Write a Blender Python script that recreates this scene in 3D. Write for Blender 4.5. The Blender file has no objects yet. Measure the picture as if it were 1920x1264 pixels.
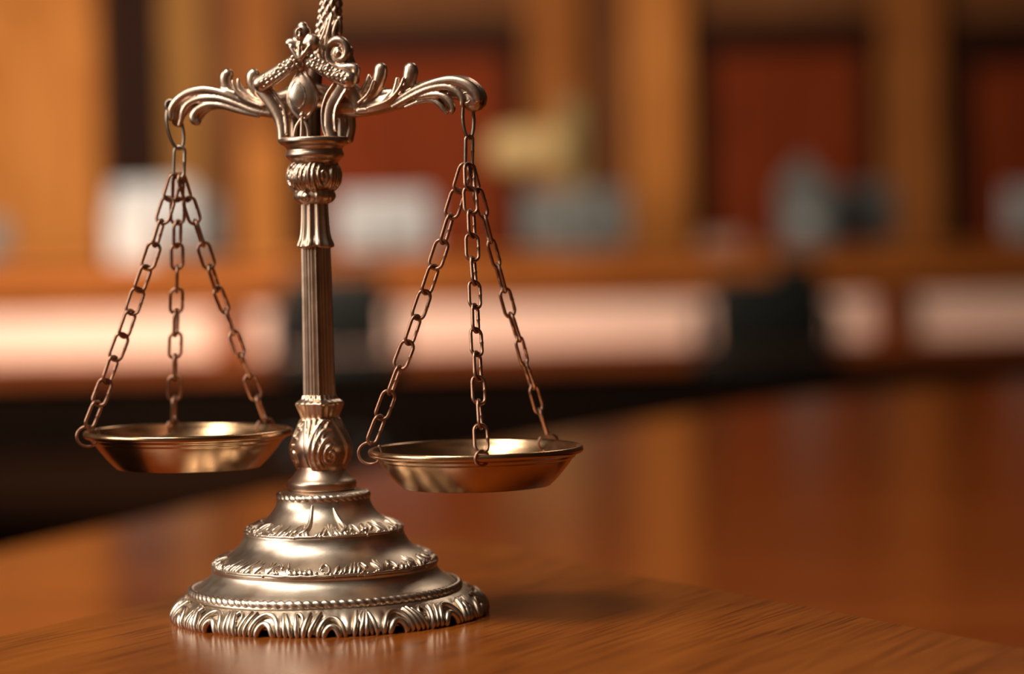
import bpy, bmesh, math, random
from math import sin, cos, pi, radians, sqrt, atan2, exp
from mathutils import Vector, Matrix, Quaternion

random.seed(7)
sc = bpy.context.scene
COL = sc.collection

# ------------------------------------------------------------------ camera
F = 4800.0                      # focal length in pixels of the 1920 px frame
D = 1.118                       # distance from camera to the column axis
PITCH, ROLL = radians(1.933), radians(1.25)
K = D / F                       # metres per pixel at the column
FWD = Vector((0, cos(PITCH), -sin(PITCH)))
R0 = Vector((1, 0, 0)); U0 = Vector((0, sin(PITCH), cos(PITCH)))
RGT = cos(ROLL) * R0 - sin(ROLL) * U0
UPV = sin(ROLL) * R0 + cos(ROLL) * U0
def ray(px, py):
    return FWD * F + RGT * (px - 960) - UPV * (py - 632)
_d = ray(617, 1152)
CAM = -_d * (D / _d.y)
def at(px, py, y=0.0):
    d = ray(px, py); return CAM + d * ((y - CAM.y) / d.y)
def on_plane(px, py, p0, n):
    d = ray(px, py); return CAM + d * ((p0 - CAM).dot(n) / d.dot(n))
def at_z(px, py, z):
    d = ray(px, py); return CAM + d * ((z - CAM.z) / d.z)

cam_data = bpy.data.cameras.new('camera')
cam = bpy.data.objects.new('camera', cam_data); COL.objects.link(cam)
cam_data.sensor_width = 36.0
cam_data.lens = F / 1920 * 36.0
m = Matrix((RGT, UPV, -FWD)).transposed().to_4x4(); m.translation = CAM
cam.matrix_world = m
cam_data.clip_start = 0.02; cam_data.clip_end = 60
cam_data.dof.use_dof = True
cam_data.dof.focus_distance = D - 0.038
cam_data.dof.aperture_fstop = 4.1
sc.camera = cam

# ------------------------------------------------------------------ mesh helpers
def lerp(a, b, t): return a + (b - a) * t
def smooth(t):
    t = max(0.0, min(1.0, t)); return t * t * (3 - 2 * t)
def crom(pts, t):
    """Catmull-Rom through rows of numbers / vectors, t in 0..1"""
    n = len(pts) - 1
    x = min(max(t, 0), 1) * n; i = min(int(x), n - 1); u = x - i
    def g(k): return pts[max(0, min(n, k))]
    p0, p1, p2, p3 = g(i - 1), g(i), g(i + 1), g(i + 2)
    f = lambda a, b, c, d: 0.5 * ((2 * b) + (-a + c) * u + (2 * a - 5 * b + 4 * c - d) * u * u + (-a + 3 * b - 3 * c + d) * u ** 3)
    if isinstance(p1, (tuple, list)): return [f(*q) for q in zip(p0, p1, p2, p3)]
    return f(p0, p1, p2, p3)

class MB:
    def __init__(s): s.v = []; s.f = []
    def grid(s, rows, closed_u=True, cap_start=False, cap_end=False):
        """rows: list of rings (each a list of points)"""
        b = len(s.v); n = len(rows[0])
        for r in rows: s.v.extend([tuple(p) for p in r])
        for i in range(len(rows) - 1):
            for j in range(n if closed_u else n - 1):
                k = (j + 1) % n
                s.f.append((b + i * n + j, b + i * n + k, b + (i + 1) * n + k, b + (i + 1) * n + j))
        if cap_start: s.f.append(tuple(b + j for j in range(n - 1, -1, -1)))
        if cap_end: s.f.append(tuple(b + (len(rows) - 1) * n + j for j in range(n)))
    def revolve(s, prof, n=128, rf=None, c=(0, 0), cap0=True, cap1=True, sub=4):
        """prof: (z, r) bottom to top; rf(theta, z, r, t) returns the displaced radius (or (r, z))"""
        rows = []
        pts = [list(p) for p in prof]
        m_ = (len(pts) - 1) * sub if sub > 1 else len(pts) - 1
        for i in range(m_ + 1):
            t = i / m_
            z, r = crom(pts, t) if sub > 1 else pts[i]
            ring = []
            for j in range(n):
                th = 2 * pi * j / n
                q = rf(th, z, r, t) if rf else r
                zz = z
                if isinstance(q, tuple): q, zz = q
                ring.append((c[0] + q * cos(th), c[1] + q * sin(th), zz))
            rows.append(ring)
        s.grid(rows, True, cap0, cap1)
    def sweep(s, pts, rad, N=None, n=12, steps=None, round_caps=True, closed=False):
        """pts: Vectors, rad: one radius / (a,b) per point; a in the plane across N, b along N"""
        pts = [Vector(p) for p in pts]
        rad = [(r, r) if not isinstance(r, (tuple, list)) else tuple(r) for r in rad]
        if closed:
            P = pts; RR = rad
        else:
            steps = steps or max(8, 6 * (len(pts) - 1))
            rows = [list(p) + list(r) for p, r in zip(pts, rad)]
            P = []; RR = []
            for i in range(steps + 1):
                q = crom(rows, i / steps); P.append(Vector(q[:3])); RR.append((max(q[3], 1e-6), max(q[4], 1e-6)))
        L = len(P)
        T = []
        for i in range(L):
            a = P[(i + 1) % L] if closed else P[min(i + 1, L - 1)]
            b = P[(i - 1) % L] if closed else P[max(i - 1, 0)]
            t = (a - b); T.append(t.normalized() if t.length > 1e-12 else Vector((0, 0, 1)))
        fr = []
        ref = Vector(N).normalized() if N is not None else None
        if ref is None:
            ref = T[0].orthogonal().normalized()
            mv = True
        else: mv = False
        for i in range(L):
            nn = ref - T[i] * ref.dot(T[i])
            if nn.length < 1e-4: nn = T[i].orthogonal()
            nn.normalize()
            if mv: ref = nn
            fr.append((T[i].cross(nn), nn))
        def ring(i, k=1.0, off=0.0):
            B, Nn = fr[i]; a, b = RR[i]
            return [P[i] + T[i] * off + B * (a * k * cos(2 * pi * j / n)) + Nn * (b * k * sin(2 * pi * j / n)) for j in range(n)]
        rows = []
        if not closed and round_caps:
            for q in (85, 60, 30):
                rows.append(ring(0, cos(radians(q)), -min(RR[0]) * sin(radians(q))))
        for i in range(L): rows.append(ring(i))
        if not closed and round_caps:
            for q in (30, 60, 85):
                rows.append(ring(L - 1, cos(radians(q)), min(RR[-1]) * sin(radians(q))))
        if closed:
            rows.append(rows[0]); s.grid(rows)
        else: s.grid(rows, True, True, True)
    def ball(s, c, r, ax=None, n=14, mm=9):
        """ellipsoid; r = radius or 3 radii; ax = 3 axes"""
        c = Vector(c)
        if not isinstance(r, (tuple, list)): r = (r, r, r)
        ax = ax or (Vector((1, 0, 0)), Vector((0, 1, 0)), Vector((0, 0, 1)))
        rows = []
        for i in range(mm + 1):
            ph = -pi / 2 + pi * (0.02 + 0.96 * i / mm)
            rows.append([c + ax[0] * (r[0] * cos(ph) * cos(2 * pi * j / n)) + ax[1] * (r[1] * cos(ph) * sin(2 * pi * j / n)) + ax[2] * (r[2] * sin(ph)) for j in range(n)])
        s.grid(rows, True, True, True)
    def box(s, lo, hi, M=None):
        b = len(s.v)
        for z in (lo[2], hi[2]):
            for x, y in ((lo[0], lo[1]), (hi[0], lo[1]), (hi[0], hi[1]), (lo[0], hi[1])):
                p = Vector((x, y, z)); s.v.append(tuple(M @ p if M else p))
        for f in ((3, 2, 1, 0), (4, 5, 6, 7), (0, 1, 5, 4), (1, 2, 6, 5), (2, 3, 7, 6), (3, 0, 4, 7)):
            s.f.append(tuple(b + i for i in f))
    def prism(s, outline, z0, z1):
        b = len(s.v); n = len(outline)
        for z in (z0, z1):
            s.v.extend([(p[0], p[1], z) for p in outline])
        s.f.append(tuple(b + i for i in range(n - 1, -1, -1)))
        s.f.append(tuple(b + n + i for i in range(n)))
        for i in range(n):
            j = (i + 1) % n
            s.f.append((b + i, b + j, b + n + j, b + n + i))

def build(name, mb, mat, parent=None, shade=True, bevel=None, remesh=None, smooth_it=0, subsurf=0, loc=None):
    me = bpy.data.meshes.new(name)
    v = mb.v
    if loc is not None:
        v = [tuple(Vector(p) - Vector(loc)) for p in v]
    me.from_pydata(v, [], mb.f); me.validate()
    bm = bmesh.new(); bm.from_mesh(me)
    bmesh.ops.recalc_face_normals(bm, faces=bm.faces); bm.to_mesh(me); bm.free()
    if shade:
        for p in me.polygons: p.use_smooth = True
    o = bpy.data.objects.new(name, me); COL.objects.link(o)
    if loc is not None: o.location = loc
    if mat: me.materials.append(mat)
    if parent: o.parent = parent
    if bevel:
        md = o.modifiers.new('bevel', 'BEVEL'); md.width = bevel; md.segments = 3; md.limit_method = 'ANGLE'
    if remesh:
        md = o.modifiers.new('remesh', 'REMESH'); md.mode = 'VOXEL'; md.voxel_size = remesh; md.use_smooth_shade = True
    if smooth_it:
        md = o.modifiers.new('smooth', 'SMOOTH'); md.iterations = smooth_it; md.factor = 0.5
    if subsurf:
        md = o.modifiers.new('subsurf', 'SUBSURF'); md.levels = md.render_levels = subsurf
    return o

def tag(o, label=None, cat=None, group=None, kind=None):
    if label: o['label'] = label
    if cat: o['category'] = cat
    if group: o['group'] = group
    if kind: o['kind'] = kind
    return o
def empty(name, loc=(0, 0, 0), parent=None, rz=0.0):
    o = bpy.data.objects.new(name, None); COL.objects.link(o); o.location = loc; o.rotation_euler = (0, 0, rz)
    o.empty_display_size = 0.02
    if parent: o.parent = parent
    return o
def copy_tree(o, parent=None):
    c = o.copy(); COL.objects.link(c)
    if parent is not None: c.parent = parent
    for ch in list(o.children): copy_tree(ch, c)
    return c

# ------------------------------------------------------------------ materials
def srgb(r, g, b):
    f = lambda c: (c / 12.92 if c <= 0.04045 else ((c + 0.055) / 1.055) ** 2.4)
    return (f(r / 255), f(g / 255), f(b / 255), 1)
def newmat(name):
    mt = bpy.data.materials.new(name); mt.use_nodes = True
    nt = mt.node_tree; bs = nt.nodes['Principled BSDF']
    return mt, nt, bs
def ramp(nt, fac, stops):
    r = nt.nodes.new('ShaderNodeValToRGB')
    el = r.color_ramp.elements
    while len(el) < len(stops): el.new(0.5)
    for e, (p, c) in zip(el, stops): e.position = p; e.color = c
    nt.links.new(fac, r.inputs[0]); return r.outputs[0]
def texco(nt, scale=(1, 1, 1), rot=(0, 0, 0), kind='Object'):
    tc = nt.nodes.new('ShaderNodeTexCoord'); mp = nt.nodes.new('ShaderNodeMapping')
    mp.inputs['Scale'].default_value = scale; mp.inputs['Rotation'].default_value = rot
    nt.links.new(tc.outputs[kind], mp.inputs[0]); return mp.outputs[0]
def noise(nt, co, scale, detail=4, rough=0.55, out='Fac'):
    n = nt.nodes.new('ShaderNodeTexNoise'); n.inputs['Scale'].default_value = scale
    n.inputs['Detail'].default_value = detail; n.inputs['Roughness'].default_value = rough
    nt.links.new(co, n.inputs['Vector']); return n.outputs[out]
def bump(nt, bs, h, strength, dist):
    b = nt.nodes.new('ShaderNodeBump'); b.inputs['Strength'].default_value = strength; b.inputs['Distance'].default_value = dist
    nt.links.new(h, b.inputs['Height']); nt.links.new(b.outputs[0], bs.inputs['Normal'])
def mathn(nt, op, a, b=None, c=None):
    n = nt.nodes.new('ShaderNodeMath'); n.operation = op
    for i, x in enumerate((a, b, c)):
        if x is None: continue
        if isinstance(x, (int, float)): n.inputs[i].default_value = x
        else: nt.links.new(x, n.inputs[i])
    return n.outputs[0]
def mixc(nt, fac, a, b, mode='MIX'):
    n = nt.nodes.new('ShaderNodeMix'); n.data_type = 'RGBA'; n.blend_type = mode
    if isinstance(fac, (int, float)): n.inputs[0].default_value = fac
    else: nt.links.new(fac, n.inputs[0])
    for i, x in ((6, a), (7, b)):
        if isinstance(x, tuple): n.inputs[i].default_value = x
        else: nt.links.new(x, n.inputs[i])
    return n.outputs[2]

def metal(name, c0, c1, r0=0.25, r1=0.42, grain=1400, bump_s=0.25, bump_d=0.00012):
    mt, nt, bs = newmat(name)
    co = texco(nt)
    n1 = noise(nt, co, 90, 6, 0.6); n2 = noise(nt, co, grain, 3, 0.6)
    nt.links.new(ramp(nt, n1, [(0.32, c0), (0.62, c1)]), bs.inputs['Base Color'])
    bs.inputs['Metallic'].default_value = 1.0
    nt.links.new(mathn(nt, 'MULTIPLY_ADD', n1, (r1 - r0) * 2.2, r0 - (r1 - r0) * 0.6), bs.inputs['Roughness'])
    bump(nt, bs, n2, bump_s, bump_d)
    return mt
PEWTER = metal('antique_pewter', (0.55, 0.45, 0.345, 1), (0.66, 0.56, 0.45, 1), 0.31, 0.40, 1900, 0.36)
BRONZE = metal('antique_bronze', (0.52, 0.375, 0.275, 1), (0.64, 0.48, 0.365, 1), 0.30, 0.38, 1500, 0.18)
DARKB = metal('shaded_bronze', (0.10, .06, .04, 1), (0.18, .11, .075, 1), .4, .5)  # shade inside the crown put into a darker bronze for the core post
BRASS = metal('dull_brass', (0.47, 0.285, 0.15, 1), (0.54, 0.35, 0.20, 1), 0.21, 0.28, 900, 0.08)
COPPER = metal('brown_copper_wire', (0.30, 0.155, 0.10, 1), (0.44, 0.25, 0.17, 1), 0.34, 0.46, 2000, 0.3)
HOLE_SHADE = metal('hole_shade_black', (0.01, .007, .005, 1), (0.02, .013, .009, 1), .5, .6)  # black colour stands in for the shade inside the eyelet holes
RINGM = metal('aged_steel_wire', (0.30, 0.235, 0.18, 1), (0.44, 0.36, 0.28, 1), 0.28, 0.4, 2000, 0.2)

def wood(name, dark, mid, light, rough, scale=1.0, rot=0.0, stretch=14, bump_s=0.1, spec=0.5, axis='x', coat=0.0):
    mt, nt, bs = newmat(name)
    s = {'x': (1, stretch, stretch), 'z': (stretch, stretch, 1)}[axis]
    co = texco(nt, tuple(q * scale for q in s), (0, 0, rot))
    n1 = noise(nt, co, 3.0, 6, 0.62)
    n2 = noise(nt, texco(nt, (scale, scale * 2.0, scale), (0, 0, rot)), 2.2, 3)
    f = mathn(nt, 'MULTIPLY_ADD', n1, 0.75, mathn(nt, 'MULTIPLY', n2, 0.3))
    nt.links.new(ramp(nt, f, [(0.34, dark), (0.52, mid), (0.70, light)]), bs.inputs['Base Color'])
    bs.inputs['Roughness'].default_value = rough
    bs.inputs['Specular IOR Level'].default_value = spec
    bs.inputs['Coat Weight'].default_value = coat; bs.inputs['Coat Roughness'].default_value = 0.12
    bump(nt, bs, n1, bump_s, 0.0006 / scale if scale > 1 else 0.0006)
    return mt

def plain(name, col, rough=0.5, metallic=0.0, var=0.15, scale=20, spec=0.5):
    mt, nt, bs = newmat(name)
    co = texco(nt)
    n1 = noise(nt, co, scale, 4)
    d = tuple(c * (1 - var) for c in col[:3]) + (1,); l = tuple(min(1, c * (1 + var)) for c in col[:3]) + (1,)
    nt.links.new(ramp(nt, n1, [(0.35, d), (0.65, l)]), bs.inputs['Base Color'])
    bs.inputs['Roughness'].default_value = rough; bs.inputs['Metallic'].default_value = metallic
    bs.inputs['Specular IOR Level'].default_value = spec
    return mt

# table under the scales: fine open-pore grain, a painted-in pale reflection and a pale fleck
def table_wood():
    mt, nt, bs = newmat('oak_table_top')
    rot = radians(-61)
    tc = nt.nodes.new('ShaderNodeTexCoord')
    mp = nt.nodes.new('ShaderNodeMapping'); mp.vector_type = 'POINT'
    mp.inputs['Rotation'].default_value = (0, 0, rot); nt.links.new(tc.outputs['Object'], mp.inputs[0])
    def st(sx, sy):
        q = nt.nodes.new('ShaderNodeMapping'); q.inputs['Scale'].default_value = (sx, sy, 1); nt.links.new(mp.outputs[0], q.inputs[0]); return q.outputs[0]
    big = noise(nt, st(6, 26), 1.0, 4, 0.55)
    fine = noise(nt, st(11, 300), 1.0, 5, 0.6)
    pore = noise(nt, st(16, 560), 1.0, 2, 0.5)
    f = mathn(nt, 'MULTIPLY_ADD', big, 0.6, mathn(nt, 'MULTIPLY', fine, 0.42))
    base = ramp(nt, f, [(0.34, (0.17, 0.038, 0.0035, 1)), (0.52, (0.235, 0.058, 0.0055, 1)), (0.70, (0.31, 0.086, 0.010, 1))])
    pr = ramp(nt, pore, [(0.51, (1, 1, 1, 1)), (0.63, (0.36, 0.28, 0.23, 1))])
    base = mixc(nt, 0.75, base, pr, 'MULTIPLY')
    sep = nt.nodes.new('ShaderNodeSeparateXYZ'); nt.links.new(tc.outputs['Object'], sep.inputs[0])
    def disc(p, rad, soft, ex=1.0, ey=1.0):
        dx = mathn(nt, 'MULTIPLY', mathn(nt, 'SUBTRACT', sep.outputs[0], p.x), 1 / ex)
        dy = mathn(nt, 'MULTIPLY', mathn(nt, 'SUBTRACT', sep.outputs[1], p.y), 1 / ey)
        dd = mathn(nt, 'SQRT', mathn(nt, 'ADD', mathn(nt, 'MULTIPLY', dx, dx), mathn(nt, 'MULTIPLY', dy, dy)))
        mr = nt.nodes.new('ShaderNodeMapRange'); mr.interpolation_type = 'SMOOTHSTEP'
        mr.inputs[1].default_value = rad; mr.inputs[2].default_value = rad - soft
        nt.links.new(dd, mr.inputs[0]); return mr.outputs[0]
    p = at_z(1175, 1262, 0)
    ring = disc(p, 0.0385, 0.004, 1.0, 3.4)  # soft-edged disc, a pale reflection painted into the wood colour
    base = mixc(nt, mathn(nt, 'MULTIPLY', ring, 0.22), base, (0.50, 0.27, 0.13, 1))  # pale reflection mixed into the wood colour
    fl = disc(at_z(143, 1214, 0), 0.0024, 0.0008, 1.0, 1.5)
    base = mixc(nt, mathn(nt, 'MULTIPLY', fl, 0.7), base, (0.50, 0.30, 0.10, 1))
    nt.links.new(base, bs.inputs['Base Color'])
    bs.inputs['Roughness'].default_value = 0.22
    bs.inputs['Specular IOR Level'].default_value = 0.30
    bump(nt, bs, pore, 0.18, 0.00025)
    return mt

# =================================================================== THE SCALES
scale = empty('balance_scale', (0, 0, 0))
tag(scale, 'ornate antique bronze balance scale with two chained pans on the glossy wood table', 'balance scale')

ZP = lambda y: (1152 - y) * K           # picture row on the axis -> height
def prof(rows): return [(ZP(y), r * K) for y, r in rows]

def surf_tube(mb, S, uv, rad, lift=0.0, n=8, steps=None, flat=0.75):
    """a raised line on a surface S(u, v) -> (point, normal); uv = list of (u, v)"""
    steps = steps or max(6, 4 * (len(uv) - 1))
    rows = [list(p) + [r] for p, r in zip(uv, rad)]
    P, Nn, R = [], [], []
    for i in range(steps + 1):
        u, v, r = crom(rows, i / steps)
        p, nn = S(u, v); P.append(p + nn * lift); Nn.append(nn); R.append(max(r, 2e-5))
    L = len(P)
    out = []
    for i in range(L):
        t = (P[min(i + 1, L - 1)] - P[max(i - 1, 0)])
        t = t.normalized() if t.length > 1e-12 else Vector((0, 0, 1))
        nn = Nn[i] - t * Nn[i].dot(t)
        nn = nn.normalized() if nn.length > 1e-6 else t.orthogonal().normalized()
        b = t.cross(nn)
        out.append((P[i], t, b, nn, R[i]))
    rows = []
    def ring(k, s, off):
        p, t, b, nn, r = out[k]
        return [p + t * (off * r) + b * (r * s * cos(2 * pi * j / n)) + nn * (r * flat * s * sin(2 * pi * j / n)) for j in range(n)]
    for q in (80, 40): rows.append(ring(0, cos(radians(q)), -sin(radians(q))))
    for k in range(L): rows.append(ring(k, 1, 0))
    for q in (40, 80): rows.append(ring(L - 1, cos(radians(q)), sin(radians(q))))
    mb.grid(rows, True, True, True)

def revolved(profile):
    """S(theta, t): point and outward normal on a surface of revolution, t along the profile bottom to top"""
    pr = [list(p) for p in profile]
    def S(th, t):
        z, r = crom(pr, t); z1, r1 = crom(pr, min(1, t + 0.01)); z0, r0 = crom(pr, max(0, t - 0.01))
        dz, dr = z1 - z0, r1 - r0
        l = sqrt(dz * dz + dr * dr) or 1
        nr, nz = dz / l, -dr / l
        return Vector((r * cos(th), r * sin(th), z)), Vector((nr * cos(th), nr * sin(th), nz))
    return S

# --- base dome: three tiers swelling into garland ridges
dome_prof = prof([(1109, 257), (1103, 255), (1094, 245), (1085, 231), (1074, 217), (1064, 211), (1058, 211.5), (1051, 209), (1044, 201.5),
                  (1038, 190), (1028, 173), (1018, 161), (1008, 154), (1000, 150.5), (993, 149), (988, 144), (980, 130), (970, 112), (958, 99), (946, 91), (936, 88), (929, 87), (923, 84), (919, 79), (917, 72), (916.5, 64)])
mb = MB(); mb.revolve(dome_prof, 192, sub=4)
build('base_dome', mb, PEWTER, scale).location.x = -5.5 * K

# --- leafy scalloped foot rim
rim_prof = prof([(1152, 284), (1147, 290), (1138, 289.5), (1128, 283), (1119, 273), (1112, 263), (1107, 255)])
NARCH = 15
A0 = radians(-90) - radians(19.5)
def arch_q(th):
    q = ((th - A0) / (2 * pi) * NARCH) % 1.0
    return q - 1 if q > 0.5 else q                     # 0 in the middle of an arch
def rim_rf(th, z, r, t):
    q = arch_q(th)
    w = 1 - smooth((abs(q) - 0.09) / 0.06)             # inside the arch opening
    low = 1 - smooth(t / 0.45)
    lift = w * low * 9 * K
    wave = 2.0 * K * cos(2 * pi * q * 4.0) * (1 - w) * (1 - smooth((t - 0.55) / 0.4))
    bulge = 4.5 * K * cos(2 * pi * q) * low
    return (r - w * (1 - smooth(t / 0.75)) * 10 * K + wave + bulge, z + lift)
mb = MB(); mb.revolve(rim_prof, 600, rf=rim_rf, sub=5, cap0=True, cap1=True)
S = revolved(rim_prof)
TW = 2 * pi / NARCH
rr = random.Random(3)
for k in range(NARCH):
    th0 = A0 + k * TW
    big = (k % 3 != 1)
    for (hw, top, rad) in ((0.125, 0.42, 6.2), (0.215, 0.68, 5.2)):
        if not big: hw *= 0.85; top *= 0.85
        uv = []
        for i in range(11):
            a = pi * i / 10
            uv.append((th0 + TW * hw * cos(a) * (1.0 + 0.12 * (1 - sin(a))), 0.02 + top * sin(a) ** 0.8))
        surf_tube(mb, S, uv, [rad * K * (0.85 if i in (0, 10) else 1) for i in range(11)], 3.0 * K, n=10, steps=30, flat=1.15)
    ns = 5
    for j in range(ns):
        f = (j + 0.5) / ns
        u0 = th0 + TW * lerp(0.285, 0.715, f)
        sl = TW * (0.13 * (1 if (k + j // 3) % 2 else -1)) * (0.4 + rr.random())
        r0_ = (3.6 + 1.6 * rr.random()) * K
        uv = [(u0, 0.02), (u0 + sl * 0.1, 0.25), (u0 + sl * 0.5, 0.50), (u0 + sl, 0.70 + 0.08 * rr.random())]
        surf_tube(mb, S, uv, [r0_ * .85, r0_ * 1.1, r0_ * 1.1, r0_ * 0.85], 2.9 * K, n=9, steps=14, flat=1.25)
    u0 = th0 + TW * 0.5
    sg = 1 if k % 2 else -1
    uv = [(u0 - sg * TW * 0.05, 0.36), (u0 - sg * TW * 0.07, 0.58), (u0, 0.73), (u0 + sg * TW * 0.07, 0.62), (u0 + sg * TW * 0.05, 0.48), (u0, 0.47)]
    surf_tube(mb, S, uv, [2.2 * K, 3.2 * K, 3.4 * K, 3.2 * K, 2.6 * K, 1.6 * K], 4.2 * K, n=8, steps=24, flat=1.1)
build('foot_rim', mb, PEWTER, scale).location.x = 2.5 * K

# --- twisted rope mouldings
def rope(name, y, R, rad, lobes, mat, c=(0, 0), slant=1.0, squash=1.15, nper=8, nn=14):
    z0 = ZP(y); mb = MB(); n = lobes * nper
    rows = []
    for j in range(n + 1):
        th = 2 * pi * j / n; ring = []
        for i in range(nn):
            ph = 2 * pi * i / nn
            d = abs(sin(0.5 * (lobes * th + slant * (ph))))
            q = rad * (0.70 + 0.42 * d ** 0.8) * K
            rr_ = R * K + q * cos(ph)
            ring.append((c[0] + rr_ * cos(th), c[1] + rr_ * sin(th), z0 + q * squash * sin(ph)))
        rows.append(ring)
    mb.grid(rows)
    o = build(name, mb, mat, scale); o.location.x = -5.5 * K; return o
rope('rope_moulding', 1100.5, 250, 7.6, 100, PEWTER, slant=2)
rope('rope_moulding', 927.5, 82, 6.6, 38, PEWTER, squash=1.15, slant=2)

# --- leaf garlands lying on the two ridges
S_dome = revolved(dome_prof)
def t_of_y(y):
    z = ZP(y); best = min(range(801), key=lambda i: abs(crom([list(p) for p in dome_prof], i / 800)[0] - z)); return best / 800
def garland(name, ylow, yhigh, n, seed, tall):
    mb = MB(); rg = random.Random(seed)
    t0, t1 = t_of_y(ylow), t_of_y(yhigh)
    for k in range(n):
        u0 = 2 * pi * k / n; w = 2 * pi / n
        dt = (t1 - t0)
        # running stem
        surf_tube(mb, S_dome, [(u0 - w * .1, t0 + dt * .12), (u0 + w * .5, t0 + dt * (.05 + .1 * rg.random())), (u0 + w * 1.1, t0 + dt * .12)], [2.9 * K] * 3, 0.5 * K, n=7, steps=8, flat=1)
        kind = rg.choice('lllccbf')
        s = 1 if rg.random() < .6 else -1
        if kind == 'l':
            for q in (0.15, 0.45, 0.75):
                h = dt * (0.45 + 0.5 * rg.random()); ln = w * s * (0.35 + 0.25 * rg.random())
                a = u0 + w * q
                surf_tube(mb, S_dome, [(a, t0 + dt * .1), (a + ln * .5, t0 + h * .55), (a + ln, t0 + h)], [2.0 * K, 5.2 * K, 1.2 * K], 0.8 * K, n=8, steps=9, flat=.8)
        elif kind == 'c':
            a = u0 + w * .4; r1 = w * .22
            uv = [(a + s * r1 * (1.6 - i * .11) * cos(.3 + i * .62) - s * r1, t0 + dt * (.42 + .45 * (1 - i * .09) * sin(.3 + i * .62))) for i in range(9)]
            surf_tube(mb, S_dome, uv, [(3.9 - .2 * i) * K for i in range(9)], 0.8 * K, n=8, steps=24, flat=.9)
        elif kind == 'b':
            for q in (0.2, 0.6):
                p, nn = S_dome(u0 + w * q, t0 + dt * (.3 + .2 * rg.random()))
                mb.ball(p + nn * K, 5.0 * K, n=10, mm=7)
            surf_tube(mb, S_dome, [(u0 + w * .3, t0 + dt * .2), (u0 + w * .5, t0 + dt * .7), (u0 + w * .9, t0 + dt * .85)], [2 * K, 4.2 * K, 1.2 * K], .8 * K, steps=9, flat=.9)
        else:
            for q in (-.35, -.1, .15, .4):
                a = u0 + w * .5
                surf_tube(mb, S_dome, [(a, t0 + dt * .15), (a + w * q * .7, t0 + dt * .6), (a + w * q * 1.3, t0 + dt * (.95 - abs(q) * .5))], [2.2 * K, 4.2 * K, 1.2 * K], .9 * K, steps=9, flat=.8)
        for q in range(3):
            p, nn = S_dome(u0 + w * rg.random(), t0 + dt * rg.uniform(.02, .45)); mb.ball(p + nn * .6 * K, rg.uniform(2.2, 3.6) * K, n=9, mm=6)
    for (px, hgt, lean) in tall:                          # tall tongues climbing the tier
        a = -pi / 2 + math.asin(max(-1, min(1, (px - 612) / 140)))
        w = 0.10
        surf_tube(mb, S_dome, [(a - w * 1.0, t0 + (t1 - t0) * .35), (a - w * .2, t0 + (t1 - t0) * .5), (a + w * .15, t0 + hgt * .45), (a + lean * w * .6, t0 + hgt * .8), (a + lean * w, t0 + hgt)],
                  [2.4 * K, 5.4 * K, 4.6 * K, 3.6 * K, 1.4 * K], 1.2 * K, n=9, steps=24, flat=1)
    o = build(name, mb, PEWTER, scale); o.location.x = -5.5 * K; return o
garland('leaf_garland', 992, 967, 38, 5, [(588, t_of_y(938) - t_of_y(992), 0.1), (662, t_of_y(944) - t_of_y(992), -0.9)])
# the leafy spray beside the tongue
garland('leaf_garland', 1056, 1029, 48, 11, [])

# --- stem collar, vase knop with scrolls, faceted knob, shaft
CX, CY = 0.0, 0.0
mb = MB(); mb.revolve(prof([(936, 60), (917, 62), (914, 64.5), (907, 65.5), (900, 64.5), (893, 57), (884, 49.5), (877, 45), (871, 43)]), 96)
build('stem_collar', mb, BRONZE, scale).location.x = -8 * K

def scroll_relief(mb, S, u0, t0, du, dt, s, turns=1.6, r_out=1.0, lines=4, rad=3.2, lift=0.6, gap=.42, nn=8):
    """spiral boss at (u0, t0) with arcs nested round one side of it"""
    N_ = 26
    uv = []; rd = []
    for i in range(N_):
        f = i / (N_ - 1); a = pi * 0.5 + s * 2 * pi * turns * f; q = 0.50 * (1 - 0.86 * f)
        uv.append((u0 + du * q * cos(a), t0 + dt * q * sin(a))); rd.append(rad * (1.0 - .35 * f) * K)
    surf_tube(mb, S, uv, rd, lift * K, n=nn, steps=70, flat=1.0)
    p, n = S(u0, t0); mb.ball(p, 3.5 * K)
    for k in range(lines):
        q = 0.5 + gap * (k + 1) * 0.75
        uv = []; rd = []
        for i in range(11):
            a = pi / 2 - s * 0.25 + s * (pi + .15) * i / 10
            uv.append((u0 + du * q * cos(a) * 1.0, max(0.02, min(.98, t0 + dt * (q * 0.95 + .05 * k) * sin(a))))); rd.append((rad * (.55 + .45 * sin(pi * i / 10))) * K)
        surf_tube(mb, S, uv, rd, lift * K, n=nn, steps=34, flat=1.05)

vase_prof = prof([(875, 42), (868, 45), (860, 49.5), (850, 53), (840, 54.5), (828, 53), (815, 48), (802, 42), (790, 36.5), (780, 33.5)])
mb = MB(); mb.revolve(vase_prof, 96)
S = revolved(vase_prof)
for k in range(4):
    a = -pi / 2 + radians(24) + k * pi / 2
    scroll_relief(mb, S, a, 0.33, 0.50, 0.40, 1, lines=3, rad=4.0, gap=.46, lift=1.6)
    m_ = a - radians(42)                                  # upright leaf between two scrolls
    for j, off in enumerate((-0.20, -0.07, 0.07, 0.20)):
        surf_tube(mb, S, [(m_ + off * .5, 0.12), (m_ + off * .7, 0.5), (m_ + off * 1.5, 0.8), (m_ + off * 2.3, .96)], [1.8 * K, 3.2 * K, 3.3 * K, 1.7 * K], 1.4 * K, steps=16, flat=1.1)
    for j, off in enumerate((0.30, 0.46)):
        surf_tube(mb, S, [(m_ + off * .9, 0.55), (m_ + off * 1.2, 0.75), (m_ + off * 1.9, .93)], [1.8 * K, 3.2 * K, 1.6 * K], 1.2 * K, steps=12, flat=1.1)
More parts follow.
